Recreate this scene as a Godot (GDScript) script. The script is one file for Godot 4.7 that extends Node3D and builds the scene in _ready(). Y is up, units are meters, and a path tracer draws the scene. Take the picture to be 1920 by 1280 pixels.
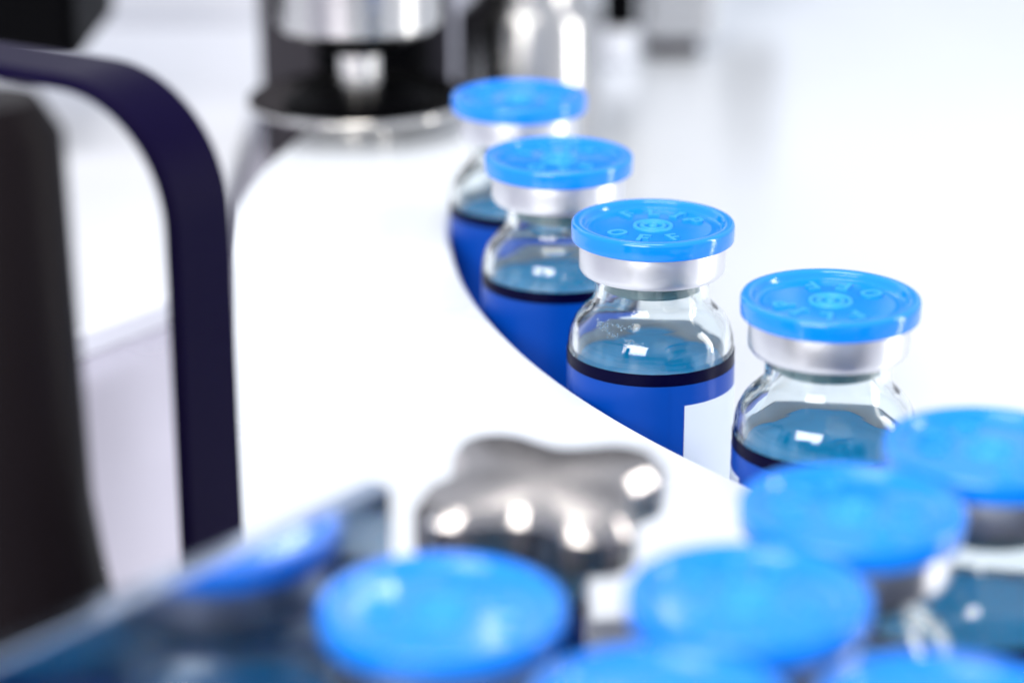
extends Node3D

# A close-up of a vial line: millimetre dimensions are written as metres through MM.
const MM := 0.001
const SEG := 96
const RING := Vector2(0.165, -0.3675)      # axis of the turntable and of the curved guide

var mats := {}
var names := {}
var rng := RandomNumberGenerator.new()


func _ready() -> void:
	rng.seed = 11
	camera_and_light()
	make_materials()
	setting()
	machine_parts()
	vials()
	details()


# ------------------------------------------------------------------ camera, air and lamps

func camera_and_light() -> void:
	var cam := Camera3D.new()
	cam.name = "camera"
	var at := CameraAttributesPhysical.new()
	at.frustum_focal_length = 84.375
	at.frustum_focus_distance = 0.2985
	at.frustum_near = 0.02
	at.frustum_far = 30.0
	at.exposure_aperture = 11.0
	cam.attributes = at
	cam.position = Vector3(0, 0.1305, 0)
	cam.rotation_degrees = Vector3(-19.5, 0, 0)
	cam.current = true
	add_child(cam)

	var env := Environment.new()
	env.background_mode = Environment.BG_COLOR
	env.background_color = Color(0.80, 0.86, 0.98).linear_to_srgb()
	env.background_energy_multiplier = 0.95
	env.tonemap_mode = Environment.TONE_MAPPER_LINEAR
	env.tonemap_exposure = 1.0
	env.sdfgi_enabled = true
	env.ssao_enabled = true
	env.ssil_enabled = true
	var we := WorldEnvironment.new()
	we.name = "world_environment"
	we.environment = env
	add_child(we)

	lamp("ceiling_lamp", Vector3(-0.06, 0.66, -0.20), Vector3(0.02, 0.0, -0.28), Vector2(0.34, 0.26), 2.5, "wide white ceiling lamp hung above the vials")
	lamp("front_lamp", Vector3(-0.34, 0.40, 0.42), Vector3(0.02, 0.02, -0.28), Vector2(0.50, 0.34), 4.2, "broad white lamp panel on the viewer's left")
	lamp("rear_lamp", Vector3(0.03, 0.71, -1.30), Vector3(0.01, 0.04, -0.19), Vector2(0.03, 0.22), 2.6, "narrow upright white lamp high behind the machine")
	lamp("strip_lamp", Vector3(0.62, 0.20, -0.29), Vector3(0.02, 0.03, -0.30), Vector2(0.06, 0.44), 7.0, "upright white strip lamp standing to the right of the turntable")


func lamp(called: String, where: Vector3, aim: Vector3, size: Vector2, energy: float, label: String) -> void:
	var t := Node3D.new()
	t.name = called
	add_child(t, true)
	tag(t, label, "lamp")
	var up := Vector3.UP if absf((aim - where).normalized().y) < 0.95 else Vector3.FORWARD
	t.look_at_from_position(where, aim, up)
	var housing := BoxMesh.new()
	housing.size = Vector3(size.x + 0.02, size.y + 0.02, 0.02)
	var hm := StandardMaterial3D.new()
	hm.albedo_color = Color(0.75, 0.75, 0.77)
	hm.roughness = 0.5
	var h := MeshInstance3D.new()
	h.name = "housing"
	h.mesh = housing
	h.material_override = hm
	h.position = Vector3(0, 0, 0.0115)
	t.add_child(h, true)
	var face := BoxMesh.new()
	face.size = Vector3(size.x, size.y, 0.002)
	var fm := StandardMaterial3D.new()
	fm.albedo_color = Color(0.9, 0.9, 0.9)
	fm.emission_enabled = true
	fm.emission = Color(1, 0.99, 0.97)
	fm.emission_energy_multiplier = 1.0
	var f := MeshInstance3D.new()
	f.name = "lamp_face"
	f.mesh = face
	f.material_override = fm
	t.add_child(f, true)
	var l := AreaLight3D.new()
	l.name = "area"
	l.area_size = size
	l.area_normalize_energy = false
	l.light_energy = energy
	l.light_color = Color(1, 0.99, 0.97)
	l.shadow_enabled = true
	l.position = Vector3(0, 0, -0.003)
	t.add_child(l)


# ------------------------------------------------------------------ helpers

func numbered(called: String) -> String:
	var n: int = names.get(called, 0)
	names[called] = n + 1
	return called if n == 0 else "%s_%03d" % [called, n]


func tag(o: Node, label: String, category: String, group := "") -> void:
	o.set_meta("label", label)
	o.set_meta("category", category)
	if group:
		o.set_meta("group", group)


func thing(called: String, label: String, category: String, at := Vector3.ZERO, turn := 0.0, group := "") -> Node3D:
	var o := Node3D.new()
	o.name = numbered(called)
	add_child(o)
	o.position = at
	o.rotation.y = turn
	tag(o, label, category, group)
	return o


func part(called: String, m: Mesh, mat: Material, parent: Node, at := Vector3.ZERO) -> MeshInstance3D:
	var o := MeshInstance3D.new()
	o.name = called
	o.mesh = m
	o.material_override = mat
	o.position = at
	parent.add_child(o, true)
	return o


func lin(r: float, g: float, b: float) -> Color:
	return Color(r, g, b).linear_to_srgb()


# A surface of revolution. The profile (radius, height) runs so that the outside is on its right:
# from the bottom centre outward, up, and back in. Corners sharper than the crease stay sharp.
func lathe(profile: Array, segs := SEG, crease := 38.0, from := 0.0, to := TAU, ripple: FastNoiseLite = null) -> ArrayMesh:
	var n := profile.size()
	var seg_n: Array[Vector2] = []
	for i in n - 1:
		var d: Vector2 = profile[i + 1] - profile[i]
		seg_n.append(Vector2(d.y, -d.x).normalized())
	var closed_loop: bool = profile[0].distance_to(profile[n - 1]) < 1e-7
	var verts := PackedVector3Array()
	var norms := PackedVector3Array()
	var uvs := PackedVector2Array()
	var idx := PackedInt32Array()
	var lim := cos(deg_to_rad(crease))
	for i in n - 1:
		var na := seg_n[i]
		var nb := seg_n[i]
		var before := i - 1 if i > 0 else (n - 2 if closed_loop else -1)
		var after := i + 1 if i < n - 2 else (0 if closed_loop else -1)
		if before >= 0 and seg_n[before].dot(na) > lim:
			na = (na + seg_n[before]).normalized()
		if after >= 0 and seg_n[after].dot(nb) > lim:
			nb = (nb + seg_n[after]).normalized()
		var first := verts.size()
		for k in segs + 1:
			var a := lerpf(from, to, float(k) / segs)
			for e in 2:
				var p: Vector2 = profile[i + e]
				var nn := na if e == 0 else nb
				var v := Vector3(p.x * cos(a), p.y, p.x * sin(a))
				if ripple:
					v = rippled(v, p, ripple)
				verts.append(v)
				norms.append(Vector3(nn.x * cos(a), nn.y, nn.x * sin(a)))
				uvs.append(Vector2(float(k) / segs, p.y * 20.0 + p.x * 20.0))
		for k in segs:
			var q := first + k * 2
			tri(idx, verts, norms, q, q + 1, q + 2)
			tri(idx, verts, norms, q + 2, q + 1, q + 3)
	return arrays_mesh(verts, norms, uvs, idx)


# Slightly uneven blown glass on the shoulder and neck.
func rippled(v: Vector3, p: Vector2, ripple: FastNoiseLite) -> Vector3:
	var k := smoothstep(0.0262, 0.029, p.y) * (1.0 - smoothstep(0.0335, 0.0345, p.y))
	if k <= 0.0 or p.x < 0.001:
		return v
	return v + Vector3(v.x, 0, v.z).normalized() * ripple.get_noise_3dv(v) * 0.00010 * k


func tri(idx: PackedInt32Array, v: PackedVector3Array, nrm: PackedVector3Array, a: int, b: int, c: int) -> void:
	var cr := (v[b] - v[a]).cross(v[c] - v[a])
	if cr.length_squared() < 1e-20:
		return
	if cr.dot(nrm[a] + nrm[b] + nrm[c]) > 0.0:
		idx.append_array([a, c, b])
	else:
		idx.append_array([a, b, c])


func arrays_mesh(v: PackedVector3Array, nrm: PackedVector3Array, uv: PackedVector2Array, idx: PackedInt32Array) -> ArrayMesh:
	var arr := []
	arr.resize(Mesh.ARRAY_MAX)
	arr[Mesh.ARRAY_VERTEX] = v
	arr[Mesh.ARRAY_NORMAL] = nrm
	arr[Mesh.ARRAY_TEX_UV] = uv
	arr[Mesh.ARRAY_INDEX] = idx
	var m := ArrayMesh.new()
	m.add_surface_from_arrays(Mesh.PRIMITIVE_TRIANGLES, arr)
	return m


# A closed polygon in plan (x, z), raised from y0 to y1 with a bevelled upper edge.
func slab(outline: PackedVector2Array, y0: float, y1: float, bevel := 0.0004) -> ArrayMesh:
	var st := SurfaceTool.new()
	st.begin(Mesh.PRIMITIVE_TRIANGLES)
	var pts := outline
	if Geometry2D.is_polygon_clockwise(pts):
		pts.reverse()
	var n := pts.size()
	var inner := PackedVector2Array()
	for i in n:
		var d0 := (pts[i] - pts[(i + n - 1) % n]).normalized()
		var d1 := (pts[(i + 1) % n] - pts[i]).normalized()
		var m := (d0.orthogonal() + d1.orthogonal()).normalized()
		var k := bevel / maxf(0.4, m.dot(d0.orthogonal()))
		inner.append(pts[i] - m * k)
	var a := Geometry2D.triangulate_polygon(pts)
	if area_of(inner) > area_of(pts):  # the offset went outward
		for i in n:
			inner[i] = pts[i] * 2.0 - inner[i]
	st.set_smooth_group(-1)
	for i in range(0, a.size(), 3):
		facing(st, Vector3(pts[a[i]].x, y0, pts[a[i]].y), Vector3(pts[a[i + 1]].x, y0, pts[a[i + 1]].y), Vector3(pts[a[i + 2]].x, y0, pts[a[i + 2]].y), Vector3.DOWN)
	var b := Geometry2D.triangulate_polygon(inner)
	for i in range(0, b.size(), 3):
		facing(st, Vector3(inner[b[i]].x, y1, inner[b[i]].y), Vector3(inner[b[i + 1]].x, y1, inner[b[i + 1]].y), Vector3(inner[b[i + 2]].x, y1, inner[b[i + 2]].y), Vector3.UP)
	for i in n:
		var j := (i + 1) % n
		var e := pts[j] - pts[i]
		var side := Vector2(e.y, -e.x).normalized()
		var mid_in := (inner[i] + inner[j]) * 0.5 - (pts[i] + pts[j]) * 0.5
		if side.dot(mid_in) > 0.0:
			side = -side
		var w := Vector3(side.x, 0.0, side.y)
		var p0 := Vector3(pts[i].x, y0, pts[i].y)
		var p1 := Vector3(pts[j].x, y0, pts[j].y)
		var p2 := Vector3(pts[i].x, y1 - bevel, pts[i].y)
		var p3 := Vector3(pts[j].x, y1 - bevel, pts[j].y)
		var p4 := Vector3(inner[i].x, y1, inner[i].y)
		var p5 := Vector3(inner[j].x, y1, inner[j].y)
		facing(st, p0, p1, p2, w)
		facing(st, p2, p1, p3, w)
		facing(st, p2, p3, p4, w + Vector3.UP)
		facing(st, p4, p3, p5, w + Vector3.UP)
	st.generate_normals()
	return st.commit()


func area_of(p: PackedVector2Array) -> float:
	var s := 0.0
	for i in p.size():
		s += p[i].cross(p[(i + 1) % p.size()])
	return absf(s)


func facing(st: SurfaceTool, p: Vector3, q: Vector3, r: Vector3, want: Vector3) -> void:
	st.add_vertex(p)
	if (q - p).cross(r - p).dot(want) > 0.0:
		st.add_vertex(r)
		st.add_vertex(q)
	else:
		st.add_vertex(q)
		st.add_vertex(r)


# A flat strip of the given width and thickness bent along a path.
func strip(path: PackedVector3Array, across: Vector3, width: float, thick: float) -> ArrayMesh:
	var v := PackedVector3Array()
	var nr := PackedVector3Array()
	var uv := PackedVector2Array()
	var idx := PackedInt32Array()
	var n := path.size()
	var out := PackedVector3Array()
	for i in n:
		var d := (path[mini(i + 1, n - 1)] - path[maxi(i - 1, 0)]).normalized()
		out.append(d.cross(across).normalized())
	# section with small rounded corners
	var sec := []
	var c := thick * 0.3
	for q in [[1, 1, 0.0], [-1, 1, 90.0], [-1, -1, 180.0], [1, -1, 270.0]]:
		for s in 4:
			var a := deg_to_rad(q[2] + s * 30.0)
			sec.append([Vector2(q[0] * (width / 2 - c) + c * cos(a), q[1] * (thick / 2 - c) + c * sin(a)), Vector2(cos(a), sin(a))])
	var m := sec.size()
	for i in n:
		for k in m + 1:
			var s: Array = sec[k % m]
			v.append(path[i] + across * s[0].x + out[i] * s[0].y)
			nr.append(across * s[1].x + out[i] * s[1].y)
			uv.append(Vector2(float(k) / m, i * 0.1))
	for i in n - 1:
		for k in m:
			var a := i * (m + 1) + k
			tri(idx, v, nr, a, a + 1, a + m + 1)
			tri(idx, v, nr, a + 1, a + m + 2, a + m + 1)
	for end in [0, n - 1]:
		var f := v.size()
		var d := (path[1] - path[0]).normalized() * -1.0 if end == 0 else (path[n - 1] - path[n - 2]).normalized()
		for k in m:
			v.append(v[end * (m + 1) + k]); nr.append(d); uv.append(Vector2.ZERO)
		for k in range(1, m - 1):
			tri(idx, v, nr, f, f + k, f + k + 1)
	return arrays_mesh(v, nr, uv, idx)


func mm(list: Array) -> Array:
	var out := []
	for p in list:
		out.append(Vector2(p[0], p[1]) * MM)
	return out


func rounded_box(size: Vector3, r: float) -> ArrayMesh:
	var o := PackedVector2Array()
	for q in [[1, 1, 0.0], [-1, 1, 90.0], [-1, -1, 180.0], [1, -1, 270.0]]:
		for s in 5:
			var a := deg_to_rad(q[2] + s * 22.5)
			o.append(Vector2(q[0] * (size.x / 2 - r) + r * cos(a), q[1] * (size.z / 2 - r) + r * sin(a)))
	return slab(o, 0.0, size.y, r * 0.6)


# ------------------------------------------------------------------ materials

func noise_tex(freq: float, seed_: int, lo: float, hi: float, normal := false, size := 256, bump := 1.0) -> NoiseTexture2D:
	var n := FastNoiseLite.new()
	n.noise_type = FastNoiseLite.TYPE_SIMPLEX_SMOOTH
	n.seed = seed_
	n.frequency = freq
	n.fractal_octaves = 4
	var t := NoiseTexture2D.new()
	t.width = size
	t.height = size
	t.seamless = true
	t.noise = n
	if normal:
		t.as_normal_map = true
		t.bump_strength = bump
	else:
		var g := Gradient.new()
		g.set_color(0, Color(lo, lo, lo))
		g.set_color(1, Color(hi, hi, hi))
		t.color_ramp = g
	return t


func mat(key: String, color: Color, rough: float, metal := 0.0) -> StandardMaterial3D:
	var m := StandardMaterial3D.new()
	m.resource_name = key
	m.albedo_color = color
	m.roughness = rough
	m.metallic = metal
	mats[key] = m
	return m


func triplanar(m: StandardMaterial3D, per_metre: float) -> void:
	m.uv1_triplanar = true
	m.uv1_scale = Vector3.ONE * per_metre


func make_materials() -> void:
	var cap := mat("blue_cap_plastic", lin(0.002, 0.222, 0.87), 0.15)
	cap.roughness_texture = noise_tex(0.02, 3, 0.75, 1.0)
	triplanar(cap, 60.0)

	# the raised lettering and rings are rougher and paler than the cap
	mat("pale_cap_plastic", lin(0.012, 0.30, 0.90), 0.5)

	var alu := mat("satin_aluminium", lin(0.70, 0.70, 0.73), 0.33, 1.0)
	alu.normal_enabled = true
	alu.normal_texture = noise_tex(0.11, 5, 0, 1, true, 256, 3.0)
	alu.normal_scale = 0.3
	triplanar(alu, 260.0)

	var glass := mat("clear_glass", Color(0.985, 1.0, 0.998, 0.0), 0.0)
	glass.transparency = BaseMaterial3D.TRANSPARENCY_ALPHA
	glass.refraction_enabled = true
	glass.refraction_scale = 0.05

	var liq := mat("blue_liquid", Color(lin(0.0, 0.46, 1.0), 0.68), 0.0)
	liq.transparency = BaseMaterial3D.TRANSPARENCY_ALPHA
	liq.refraction_enabled = true
	liq.refraction_scale = 0.033
	liq.metallic_specular = 0.25

	var drop := mat("water_droplets", Color(0.95, 0.98, 1.0, 0.0), 0.0)
	drop.transparency = BaseMaterial3D.TRANSPARENCY_ALPHA
	drop.refraction_enabled = true
	drop.refraction_scale = 0.033

	mat("grey_rubber", lin(0.09, 0.20, 0.24), 0.5)
	mat("blue_label_paper", lin(0.0, 0.055, 0.37), 0.3).metallic_specular = 0.3
	mat("navy_liquid_edge", lin(0.001, 0.001, 0.020), 0.3).metallic_specular = 0.15  # colour of the dark liquid edge, painted on a band
	mat("white_label_paper", lin(0.66, 0.73, 0.84), 0.4)

	var guide := mat("white_guide_plastic", lin(0.76, 0.79, 0.83), 0.35)
	guide.roughness_texture = noise_tex(0.012, 21, 0.7, 1.0)
	triplanar(guide, 8.0)

	var disc := mat("polished_disc", lin(0.86, 0.885, 0.92), 0.27, 0.3)
	disc.roughness_texture = noise_tex(0.01, 31, 0.7, 1.0)
	triplanar(disc, 6.0)

	mat("tray_steel", lin(0.10, 0.10, 0.12), 0.3, 0.8)
	var deck := mat("deck_plate", lin(0.47, 0.45, 0.53), 0.3, 0.3)
	deck.roughness_texture = noise_tex(0.01, 41, 0.7, 1.0)
	triplanar(deck, 5.0)

	var steel := mat("polished_steel", lin(0.62, 0.60, 0.58), 0.14, 1.0)
	steel.roughness_texture = noise_tex(0.03, 51, 0.6, 1.0)
	triplanar(steel, 40.0)

	var brushed := mat("brushed_steel", lin(0.52, 0.51, 0.505), 0.22, 1.0)
	brushed.normal_enabled = true
	brushed.normal_texture = noise_tex(0.05, 61, 0, 1, true, 256, 2.0)
	brushed.normal_scale = 0.18
	triplanar(brushed, 60.0)

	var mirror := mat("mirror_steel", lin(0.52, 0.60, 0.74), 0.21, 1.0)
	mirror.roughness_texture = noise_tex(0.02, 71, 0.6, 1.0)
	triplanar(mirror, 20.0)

	mat("white_enamel", lin(0.82, 0.83, 0.88), 0.35)
	mat("black_plastic", lin(0.0015, 0.0015, 0.002), 0.45).metallic_specular = 0.1
	mat("dark_grey_paint", lin(0.035, 0.032, 0.04), 0.45).metallic_specular = 0.3
	mat("navy_coating", lin(0.004, 0.002, 0.020), 0.4).metallic_specular = 0.12
	mat("dark_bronze", lin(0.007, 0.005, 0.006), 0.42).metallic_specular = 0.16
	var knob := mat("satin_knob_steel", lin(0.42, 0.39, 0.38), 0.24, 1.0)
	knob.roughness_texture = noise_tex(0.04, 81, 0.7, 1.0)
	triplanar(knob, 50.0)


# ------------------------------------------------------------------ setting

func ground(called: String, m: Mesh, material: Material) -> void:
	var o := part(called, m, material, self)
	o.set_meta("kind", "structure")


func arc(r0: float, r1: float, a0: float, a1: float, steps: int) -> PackedVector2Array:
	# angles from the -x direction towards the camera, in degrees, about the ring's axis
	var o := PackedVector2Array()
	for i in steps + 1:
		var a := deg_to_rad(lerpf(a0, a1, float(i) / steps))
		o.append(RING + Vector2(-cos(a), sin(a)) * r1)
	for i in steps + 1:
		var a := deg_to_rad(lerpf(a1, a0, float(i) / steps))
		o.append(RING + Vector2(-cos(a), sin(a)) * r0)
	return o


func rail_outline() -> PackedVector2Array:
	# curved along the vials; its outer edge follows the same centre at the back and runs straight towards the viewer
	var o := PackedVector2Array()
	for i in 121:
		var a := deg_to_rad(lerpf(46.5, -27.0, i / 120.0))
		o.append(RING + Vector2(-cos(a), sin(a)) * 0.175)
	for i in 41:
		var a := deg_to_rad(lerpf(-27.0, -2.0, i / 40.0))
		o.append(RING + Vector2(-cos(a), sin(a)) * 0.210)
	for p in [[-43.6, -352.0], [-42.2, -340.0], [-36.6, -288.0], [-33.4, -258.0], [-29.8, -236.0], [-28.0, -224.0], [8.0, -224.0], [26.0, -225.5]]:
		o.append(Vector2(p[0], p[1]) * MM)
	return o


func setting() -> void:
	ground("machine_deck", slab(PackedVector2Array([Vector2(-1.2, 0.1), Vector2(1.5, 0.1), Vector2(1.5, -2.2), Vector2(-1.2, -2.2)]), -0.02, -0.002), mats.deck_plate)
	ground("turntable_surround", slab(PackedVector2Array([Vector2(-0.008, -0.236), Vector2(1.4, -0.236), Vector2(1.4, -2.1), Vector2(-0.008, -2.1)]), -0.0019, -0.0010, 0.0001), mats.polished_disc)
	ground("tray_floor", slab(PackedVector2Array([Vector2(-0.0115, -0.2205), Vector2(0.05, -0.2205), Vector2(0.06, -0.2335), Vector2(0.115, -0.2335), Vector2(0.115, 0.09), Vector2(-0.142, 0.09)]), -0.0018, -0.0002, 0.0002), mats.tray_steel)

	var t := thing("turntable", "large pale polished turntable disc that carries the single row of vials", "turntable", Vector3(RING.x, 0, RING.y))
	part("disc", lathe(mm([[0, -1.9], [173, -1.9], [173.0, -0.2], [172.8, 0], [0, 0]]), 256), mats.polished_disc, t)

	var g := thing("guide_rail", "wide white curved guide plate beside the row of vials", "guide rail")
	part("rail", slab(rail_outline(), -0.0018, 0.021, 0.0006), mats.white_guide_plastic, g)

	# raised base plate to the left, and the cabinet wall behind it
	var b := thing("base_plate", "flat white base plate on the deck at left behind the arch", "plate")
	part("plate", slab(PackedVector2Array([Vector2(-0.085, -0.345), Vector2(-0.0535, -0.388), Vector2(-0.058, -0.60), Vector2(-0.30, -0.60), Vector2(-0.30, -0.345)]), -0.0018, 0.003, 0.001), mats.white_enamel, b)
	var w := thing("cabinet_wall", "bright white cabinet wall behind the machine at left", "wall", Vector3(-0.205, -0.002, -0.615))
	part("panel", rounded_box(Vector3(0.29, 0.35, 0.02), 0.004), mats.white_enamel, w)


# ------------------------------------------------------------------ machine parts

func machine_parts() -> void:
	# foreground stainless rail with its bright top edge
	var far := Vector2(-0.0108, -0.1984)
	var near := Vector2(-0.039, -0.1641)
	var d := (near - far).normalized()
	var nrm := Vector2(d.y, -d.x)
	if nrm.x > 0.0:
		nrm = -nrm
	var t := thing("side_rail", "polished steel side rail that mirrors the blue caps in front", "rail")
	var e := near + d * 0.09
	part("wall", slab(PackedVector2Array([far, e, e + nrm * 0.0026, far + nrm * 0.0026]), -0.0018, 0.0467, 0.0003), mats.mirror_steel, t)

	# added walls out of view that keep low light off the waiting vials
	var tw := thing("added_shade_wall", "added steel wall nearest the viewer that shades the waiting vials", "wall")
	part("wall", slab(PackedVector2Array([Vector2(-0.085, -0.106), Vector2(0.095, -0.106), Vector2(0.095, -0.103), Vector2(-0.085, -0.103)]), -0.0001, 0.066, 0.0003), mats.mirror_steel, tw)
	var rw := thing("added_shade_rail", "added steel rail out of view at right that shades the waiting vials", "rail")
	part("wall", slab(PackedVector2Array([Vector2(0.093, -0.200), Vector2(0.096, -0.200), Vector2(0.096, -0.107), Vector2(0.093, -0.107)]), 0.0002, 0.0467, 0.0003), mats.mirror_steel, rw)

	# clamping knob
	var k := thing("clamping_knob", "lobed stainless steel clamping knob on a thick round stem", "knob", Vector3(0.00275, -0.0002, -0.2077))
	part("stem", lathe(mm([[0, 0], [4.9, 0], [4.9, 36.7], [3.6, 37.6], [3.6, 40.2], [0, 40.2]]), 48), mats.polished_steel, k)
	part("grip", knob_mesh(13.2 * MM, 0.0384, 0.0437), mats.satin_knob_steel, k)

	# navy strip bent into an arch
	var base := Vector3(-0.0314, -0.002, -0.2297)
	var dir := Vector3(-cos(deg_to_rad(32)), 0, -sin(deg_to_rad(32)))
	var path := PackedVector3Array()
	var top := 0.0772
	var r := 0.0135
	for i in 13:
		path.append(base + Vector3(0, (top - r) * i / 12.0, 0))
	for i in range(1, 17):
		var a := i / 16.0 * PI / 2
		path.append(base + Vector3(0, top - r + r * sin(a), 0) + dir * (r - r * cos(a)))
	for i in range(1, 9):
		path.append(base + Vector3(0, top, 0) + dir * (r + 0.06 * i / 8.0))
	var arch := thing("strap_arch", "dark navy metal strap bent over into an arch", "bracket")
	part("strap", strip(path, dir.cross(Vector3.UP).normalized(), 0.0090, 0.0016), mats.navy_coating, arch)

	# dark bronze column at the left
	var c := thing("column", "dark brown round column with flared foot at left edge", "column", Vector3(-0.0463, -0.002, -0.2060))
	part("shaft", lathe(mm([[0, 0], [11.2, 0], [11.2, 20], [9.2, 28], [7.8, 38], [7.1, 44], [6.6, 79.0], [4.6, 82.4], [0, 82.6]]), 64), mats.dark_bronze, c)

	# black box hanging at the upper left
	var bb := thing("black_box", "black machine housing hanging at the upper left corner", "housing", Vector3(-0.1165, 0.0250, -0.49))
	part("body", rounded_box(Vector3(0.061, 0.10, 0.05), 0.003), mats.black_plastic, bb)

	# spindle unit: dish, black body, spindle and steel cylinder above
	var s := thing("spindle_unit", "steel cylinder on a black spindle over a shallow steel dish", "spindle", Vector3(-0.0276, 0.021, -0.4255))
	part("foot", lathe(mm([[0, 0], [7, 0], [7, 3.0], [0, 3.0]]), 48), mats.polished_steel, s)
	part("dish", lathe(mm([[0, 3.0], [9, 3.0], [19.6, 4.6], [20.6, 5.4], [20.6, 5.9], [20.1, 6.2], [16.0, 5.0], [0, 4.6]]), 96), mats.polished_steel, s)
	part("black_collar", lathe(mm([[0, 4.8], [13.4, 5.1], [13.8, 5.6], [12.0, 6.4], [0, 6.6]]), 64), mats.black_plastic, s)
	part("spindle_shaft", lathe(mm([[0, 6.6], [3.7, 6.6], [3.7, 14.5], [0, 14.5]]), 48), mats.polished_steel, s)
	part("black_cone", lathe(mm([[0, 14.5], [5.2, 14.5], [13.0, 19.0], [0, 19.0]]), 64), mats.black_plastic, s)
	part("cylinder", lathe(mm([[0, 19.0], [13.9, 19.0], [14.7, 19.8], [14.7, 60], [0, 60]]), 96), mats.brushed_steel, s)

	var p := thing("backing_plate", "dark grey upright plate behind the spindle", "plate", Vector3(-0.0327, -0.002, -0.497))
	part("panel", rounded_box(Vector3(0.040, 0.12, 0.012), 0.002), mats.dark_grey_paint, p)

	var bh := thing("spindle_housing", "black housing right behind the spindle over the steel dish", "housing", Vector3(-0.0280, -0.002, -0.474))
	part("body", rounded_box(Vector3(0.0225, 0.11, 0.02), 0.004), mats.black_plastic, bh)

	# shouldered steel column behind the farthest vial
	var q := thing("steel_column", "shiny steel cylinder with sloping shoulder behind the farthest vial", "column", Vector3(0.0036, -0.002, -0.500))
	part("body", lathe(mm([[0, 0], [15.2, 0], [15.2, 29.0], [14.6, 30.2], [11.6, 33.4], [11.4, 35], [11.4, 60], [0, 60]]), 96), mats.brushed_steel, q)


func knob_mesh(R: float, y0: float, y1: float) -> ArrayMesh:
	var v := PackedVector3Array()
	var nr := PackedVector3Array()
	var uv := PackedVector2Array()
	var idx := PackedInt32Array()
	var n := 160
	# rings: [scale, height, group]
	var rows := [[0.0, y0], [0.93, y0], [1.0, y0 + 0.0004], [1.0, y1 - 0.0014], [0.99, y1 - 0.0012], [0.91, y1], [0.85, y1 + 0.00005], [0.6, y1 + 0.00015], [0.35, y1 + 0.0002], [0.15, y1 + 0.00022], [0.0, y1 + 0.00022]]
	for i in rows.size():
		for k in n + 1:
			var a := TAU * k / n
			var c := cos(4.0 * (a - deg_to_rad(60.0)))   # lobes at 60, 150, 240 and 330 degrees from +x towards the viewer
			var f: float = rows[i][0]
			var p := Vector2(cos(a), sin(a)) * R * (0.815 + 0.185 * signf(c) * pow(absf(c), 0.85)) * f
			var y: float = rows[i][1]
			v.append(Vector3(p.x, y, p.y))
			uv.append(Vector2(float(k) / n, i * 0.1))
	var st := SurfaceTool.new()
	st.begin(Mesh.PRIMITIVE_TRIANGLES)
	var groups := [1, 5, 2, 3, 3, 4, 4, 4, 4, 4]
	for i in rows.size() - 1:
		st.set_smooth_group(groups[i])
		for k in n:
			var q := [i * (n + 1) + k, i * (n + 1) + k + 1, (i + 1) * (n + 1) + k, (i + 1) * (n + 1) + k + 1]
			for t in [[q[0], q[1], q[2]], [q[1], q[3], q[2]]]:
				var a: Vector3 = v[t[0]]
				var b: Vector3 = v[t[1]]
				var c: Vector3 = v[t[2]]
				var cr := (b - a).cross(c - a)
				if cr.length_squared() < 1e-20:
					continue
				var out := (a + b + c) / 3.0
				var want := Vector3(out.x, 0, out.z).normalized()
				if i < 1:
					want = Vector3.DOWN
				elif i >= 4:
					want = Vector3.UP
				facing(st, a, b, c, want)
	st.generate_normals()
	return st.commit()


# ------------------------------------------------------------------ vials

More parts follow.
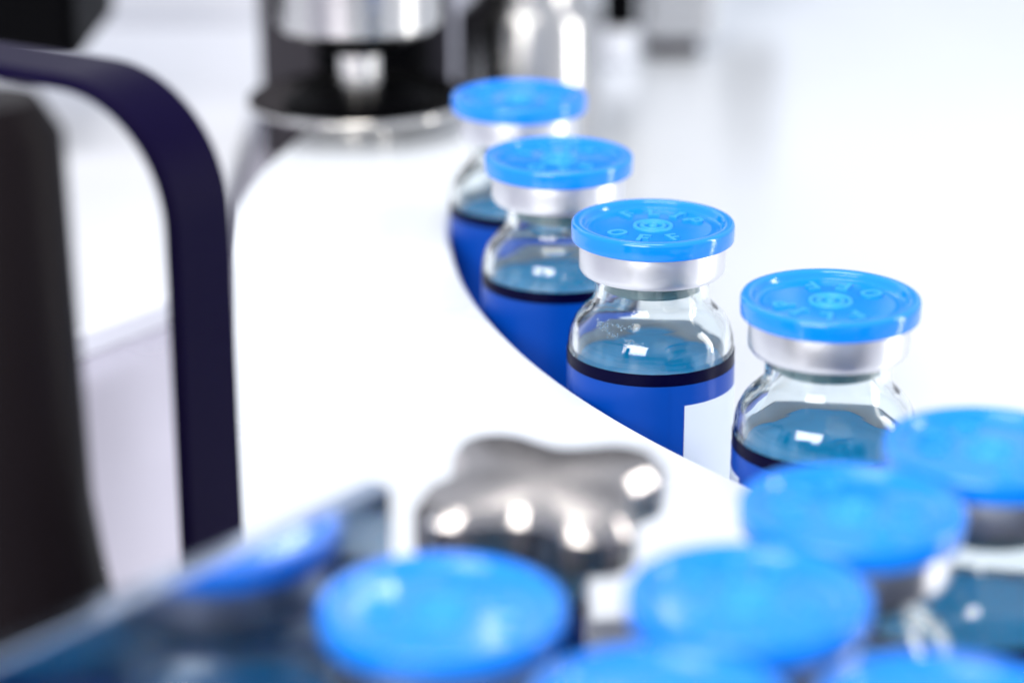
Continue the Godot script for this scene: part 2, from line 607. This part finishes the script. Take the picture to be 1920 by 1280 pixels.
func make_vial() -> Node3D:
	var t := thing("medicine_vial", "", "vial")
	var ripple := FastNoiseLite.new()
	ripple.seed = 7
	ripple.frequency = 420.0
	# closed profile: outside up, over the lip, inside down
	part("glass_bottle", lathe(mm([[0, 0.5], [8.2, 0.3], [9.6, 0.0], [10.4, 0.35], [10.85, 1.2], [10.85, 13], [10.85, 26.0], [10.72, 27.2], [10.36, 28.4], [9.75, 29.5], [9.0, 30.4], [8.2, 31.15], [7.65, 31.8], [7.42, 32.5], [7.4, 33.4], [7.4, 36.3], [9.0, 37.2], [9.15, 37.7], [9.15, 39.9], [9.0, 40.1], [6.6, 40.1],
			[6.3, 39.8], [6.3, 33.2], [6.4, 32.3], [6.8, 31.4], [7.4, 30.6], [8.2, 29.7], [8.9, 28.9], [9.4, 28.0], [9.66, 27.0], [9.72, 26.0], [9.72, 13], [9.72, 2.6], [9.2, 1.9], [8.0, 1.6], [0, 1.8]]), 112, 50.0, 0.0, TAU, ripple), mats.clear_glass, t)
	part("liquid", liquid_mesh(23.2), mats.blue_liquid, t)
	part("rubber_stopper", lathe(mm([[0, 34.2], [4.2, 34.2], [6.0, 33.7], [6.28, 34.0], [6.28, 40.12], [0, 40.12]]), 64), mats.grey_rubber, t)
	part("crimp_ferrule", lathe(mm([[7.6, 36.3], [8.7, 35.85], [9.15, 35.9], [9.42, 36.3], [9.45, 36.8], [9.45, 40.0], [9.3, 40.35], [9.0, 40.42], [0, 40.42], [0, 40.2], [9.2, 40.2], [9.25, 36.5], [7.6, 36.45]]), 112), mats.satin_aluminium, t)
	var cap := part("flip_off_cap", lathe(mm([[0, 40.43], [9.52, 40.43], [9.6, 40.1], [10.3, 40.1], [10.46, 40.2], [10.5, 40.4], [10.5, 42.0], [10.44, 42.25], [10.3, 42.42], [10.05, 42.5], [9.5, 42.5], [9.22, 42.38], [9.0, 42.08], [8.88, 41.66], [8.6, 41.5], [7.4, 41.565], [6.0, 41.625], [4.5, 41.68], [3.0, 41.715], [1.5, 41.735], [0, 41.74]]), 128, 55.0), mats.blue_cap_plastic, t)
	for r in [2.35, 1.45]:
		part("raised_ring", lathe(mm([[r - 0.28, 41.6], [r + 0.28, 41.6], [r + 0.22, 41.9], [r, 41.98], [r - 0.22, 41.9], [r - 0.28, 41.6]]), 64, 60.0), mats.pale_cap_plastic, cap)
	part("raised_dot", lathe(mm([[0, 41.6], [0.6, 41.6], [0.5, 41.92], [0.25, 42.02], [0, 42.04]]), 32, 60.0), mats.pale_cap_plastic, cap)
	var font := SystemFont.new()
	font.font_names = ["Droid Sans"]
	font.font_weight = 700
	var letter_mesh := {}
	for ch in ["F", "L", "I", "P", "O"]:
		var tm := TextMesh.new()
		tm.text = ch
		tm.font = font
		tm.font_size = 32
		tm.pixel_size = 2.6 * MM / 23.0
		tm.depth = 0.6 * MM
		tm.curve_step = 2.0
		letter_mesh[ch] = tm
	# FLIP along the far half, its tops outward; OFF along the near half, upright as well
	var top := "FLIP"
	for i in 4:
		letter(letter_mesh[top[i]], cap, deg_to_rad([-121.0, -87.0, -53.0, -23.0][i]), true)
	var low := "OFF"
	for i in 3:
		letter(letter_mesh[low[i]], cap, deg_to_rad([146.0, 106.0, 66.0][i]), false)
	var r0 := 10.87
	part("label", lathe(mm([[r0, 2.5], [r0 + 0.09, 2.5], [r0 + 0.09, 23.75], [r0, 23.75], [r0, 2.5]]), 128), mats.blue_label_paper, t)
	part("label_backing", lathe(mm([[10.855, 2.55], [10.866, 2.55], [10.866, 25.35], [10.855, 25.35], [10.855, 2.55]]), 128), mats.white_label_paper, t)
	part("liquid_edge_band", lathe(mm([[r0, 23.76], [r0 + 0.09, 23.76], [r0 + 0.09, 25.4], [r0, 25.4], [r0, 23.76]]), 128), mats.navy_liquid_edge, t)  # added band painting the dark line where liquid meets glass
	part("label_overlap", lathe(mm([[r0 + 0.092, 2.5], [r0 + 0.13, 2.5], [r0 + 0.13, 23.72], [r0 + 0.092, 23.72], [r0 + 0.092, 2.5]]), 64, 38.0, deg_to_rad(-70.0), deg_to_rad(79.5)), mats.blue_label_paper, t)
	var r1 := r0 + 0.133
	part("white_panel", lathe(mm([[r1, 2.6], [r1 + 0.05, 2.6], [r1 + 0.05, 21.0], [r1, 21.0], [r1, 2.6]]), 64, 38.0, deg_to_rad(-28.0), deg_to_rad(69.5)), mats.white_label_paper, t)
	return t


func liquid_mesh(y: float) -> ArrayMesh:
	# filled to y millimetres, its edge climbing the glass a little
	return lathe(mm([[0, 1.75], [8.0, 1.55], [9.25, 1.85], [9.76, 2.6], [9.76, 13], [9.76, y + 0.5], [9.45, y + 0.18], [8.8, y + 0.04], [0, y]]), 96, 50.0)


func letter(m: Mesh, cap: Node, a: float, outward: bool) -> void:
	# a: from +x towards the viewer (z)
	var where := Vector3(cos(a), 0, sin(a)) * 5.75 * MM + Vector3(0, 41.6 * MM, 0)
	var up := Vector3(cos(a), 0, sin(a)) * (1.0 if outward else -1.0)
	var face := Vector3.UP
	var o := part("raised_letter", m, mats.pale_cap_plastic, cap)
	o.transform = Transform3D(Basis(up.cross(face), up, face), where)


func vials() -> void:
	var proto := make_vial()
	# [x, z, turn in degrees, label]
	var row := [
		[18.1, -295.0, 0.0, "sharp blue-capped vial in the middle, its label's white field at right", 0.0],
		[6.6, -327.8, 22.0, "second farthest blue-capped vial, left of and behind the sharp one", 0.0],
		[1.1, -363.4, 118.0, "farthest blue-capped vial, in front of the steel column", 0.0],
		[37.1, -264.8, 172.0, "blue-capped vial just right of the sharp one, on the turntable's near side", 0.0],
		[47.3, -219.7, 250.0, "blurred vial at the right edge, rearmost of the waiting crowd", -0.4],
		[31.5, -204.5, 78.0, "blurred vial whose cap overlaps the vial right of the sharp one", -0.4],
		[20.2, -185.8, 205.0, "blurred vial right of the steel knob, nearest but one to the bottom", -0.4],
		[-5.9, -183.7, 310.0, "blurred vial in front of the steel knob beside the side rail", -0.4],
		[11.5, -165.7, 140.0, "blurred vial cut by the bottom edge below the steel knob", -0.4],
		[33.6, -164.5, 30.0, "blurred vial at the bottom right corner, only its cap edge in view", -0.4],
	]
	var fills := [liquid_mesh(23.2), liquid_mesh(23.6), liquid_mesh(22.8)]
	for i in row.size():
		var r: Array = row[i]
		var t: Node3D = proto
		if i > 0:
			t = proto.duplicate()
			t.name = numbered("medicine_vial")
			add_child(t)
		(t.get_node("liquid") as MeshInstance3D).mesh = fills[i % 3]
		t.position = Vector3(r[0] * MM, r[4] * MM, r[1] * MM)
		t.rotation.y = deg_to_rad(r[2])
		tag(t, r[3], "vial", "blue-capped vials on the filling line")


# ------------------------------------------------------------------ small things

func details() -> void:
	# droplets clinging to the inside of the sharp vial's shoulder
	var vial := get_node("medicine_vial")
	var st := SurfaceTool.new()
	st.begin(Mesh.PRIMITIVE_TRIANGLES)
	var ball := SphereMesh.new()
	ball.radius = 1.0
	ball.height = 2.0
	ball.radial_segments = 10
	ball.rings = 6
	for i in 110:
		var u := rng.randf()
		var second := i % 3 == 0
		var a := deg_to_rad(lerpf(148.0, 104.0, u) + rng.randfn(0.0, 2.0))
		var y := (lerpf(30.0, 28.6, u) if not second else lerpf(30.1, 30.6, u * 0.5)) + rng.randfn(0.0, 0.16)
		var rr := lerpf(9.42, 7.15, clampf((y - 28.0) / 3.0, 0.0, 1.0)) + 0.12 * sin((y - 28.0) / 3.0 * PI)
		var s := rng.randf_range(0.05, 0.16) * MM
		var b := Basis.from_scale(Vector3(s, s, s))
		st.append_from(ball, 0, Transform3D(b, Vector3(cos(a) * rr, y, sin(a) * rr) * MM))
	var o := part("droplets", st.commit(), mats.water_droplets, vial)
	o.set_meta("kind", "stuff")

	# parts on the far side of the ring
	var b := thing("black_bracket", "small black bracket right of the steel column above a white roller", "bracket", Vector3(0.0262, 0.0078, -0.578))
	part("body", rounded_box(Vector3(0.0085, 0.05, 0.008), 0.001), mats.black_plastic, b)
	var n := thing("white_roller", "small white roller under the black bracket", "roller", Vector3(0.0252, -0.002, -0.575))
	part("body", lathe(mm([[0, 0], [3.4, 0], [3.4, 1.2], [4.9, 2.0], [4.9, 8.6], [4.2, 9.6], [0, 9.6]]), 48), mats.white_enamel, n)
	var f := thing("steel_block", "blurred pale steel block on a dark foot behind the turntable", "block", Vector3(0.0395, -0.002, -0.588))
	part("foot", rounded_box(Vector3(0.014, 0.0055, 0.012), 0.001), mats.dark_grey_paint, f)
	part("body", rounded_box(Vector3(0.0180, 0.05, 0.014), 0.002), mats.brushed_steel, f, Vector3(0.0012, 0.0055, 0))
	var h := thing("grey_fitting", "blurred grey machine fitting at the top edge right of the pale block", "fitting", Vector3(0.064, 0.0100, -0.64))
	part("body", rounded_box(Vector3(0.016, 0.04, 0.012), 0.002), mats.dark_grey_paint, h)
	# added unseen dark heads, placed to give dark reflections in the cap tops
	var heads := ["leftmost added dark head, unseen, that darkens the cap reflections", "middle added dark head, unseen, that darkens the cap reflections", "rightmost added dark head, unseen, that darkens the cap reflections"]
	for i in 3:
		var m := thing("added_head", heads[i], "added head", Vector3([0.0, 0.052, 0.118][i], 0.163, -0.80), 0.0, "added dark heads for the cap reflections")
		part("body", rounded_box(Vector3(0.049, 0.11, 0.05), 0.006), mats.dark_grey_paint, m)
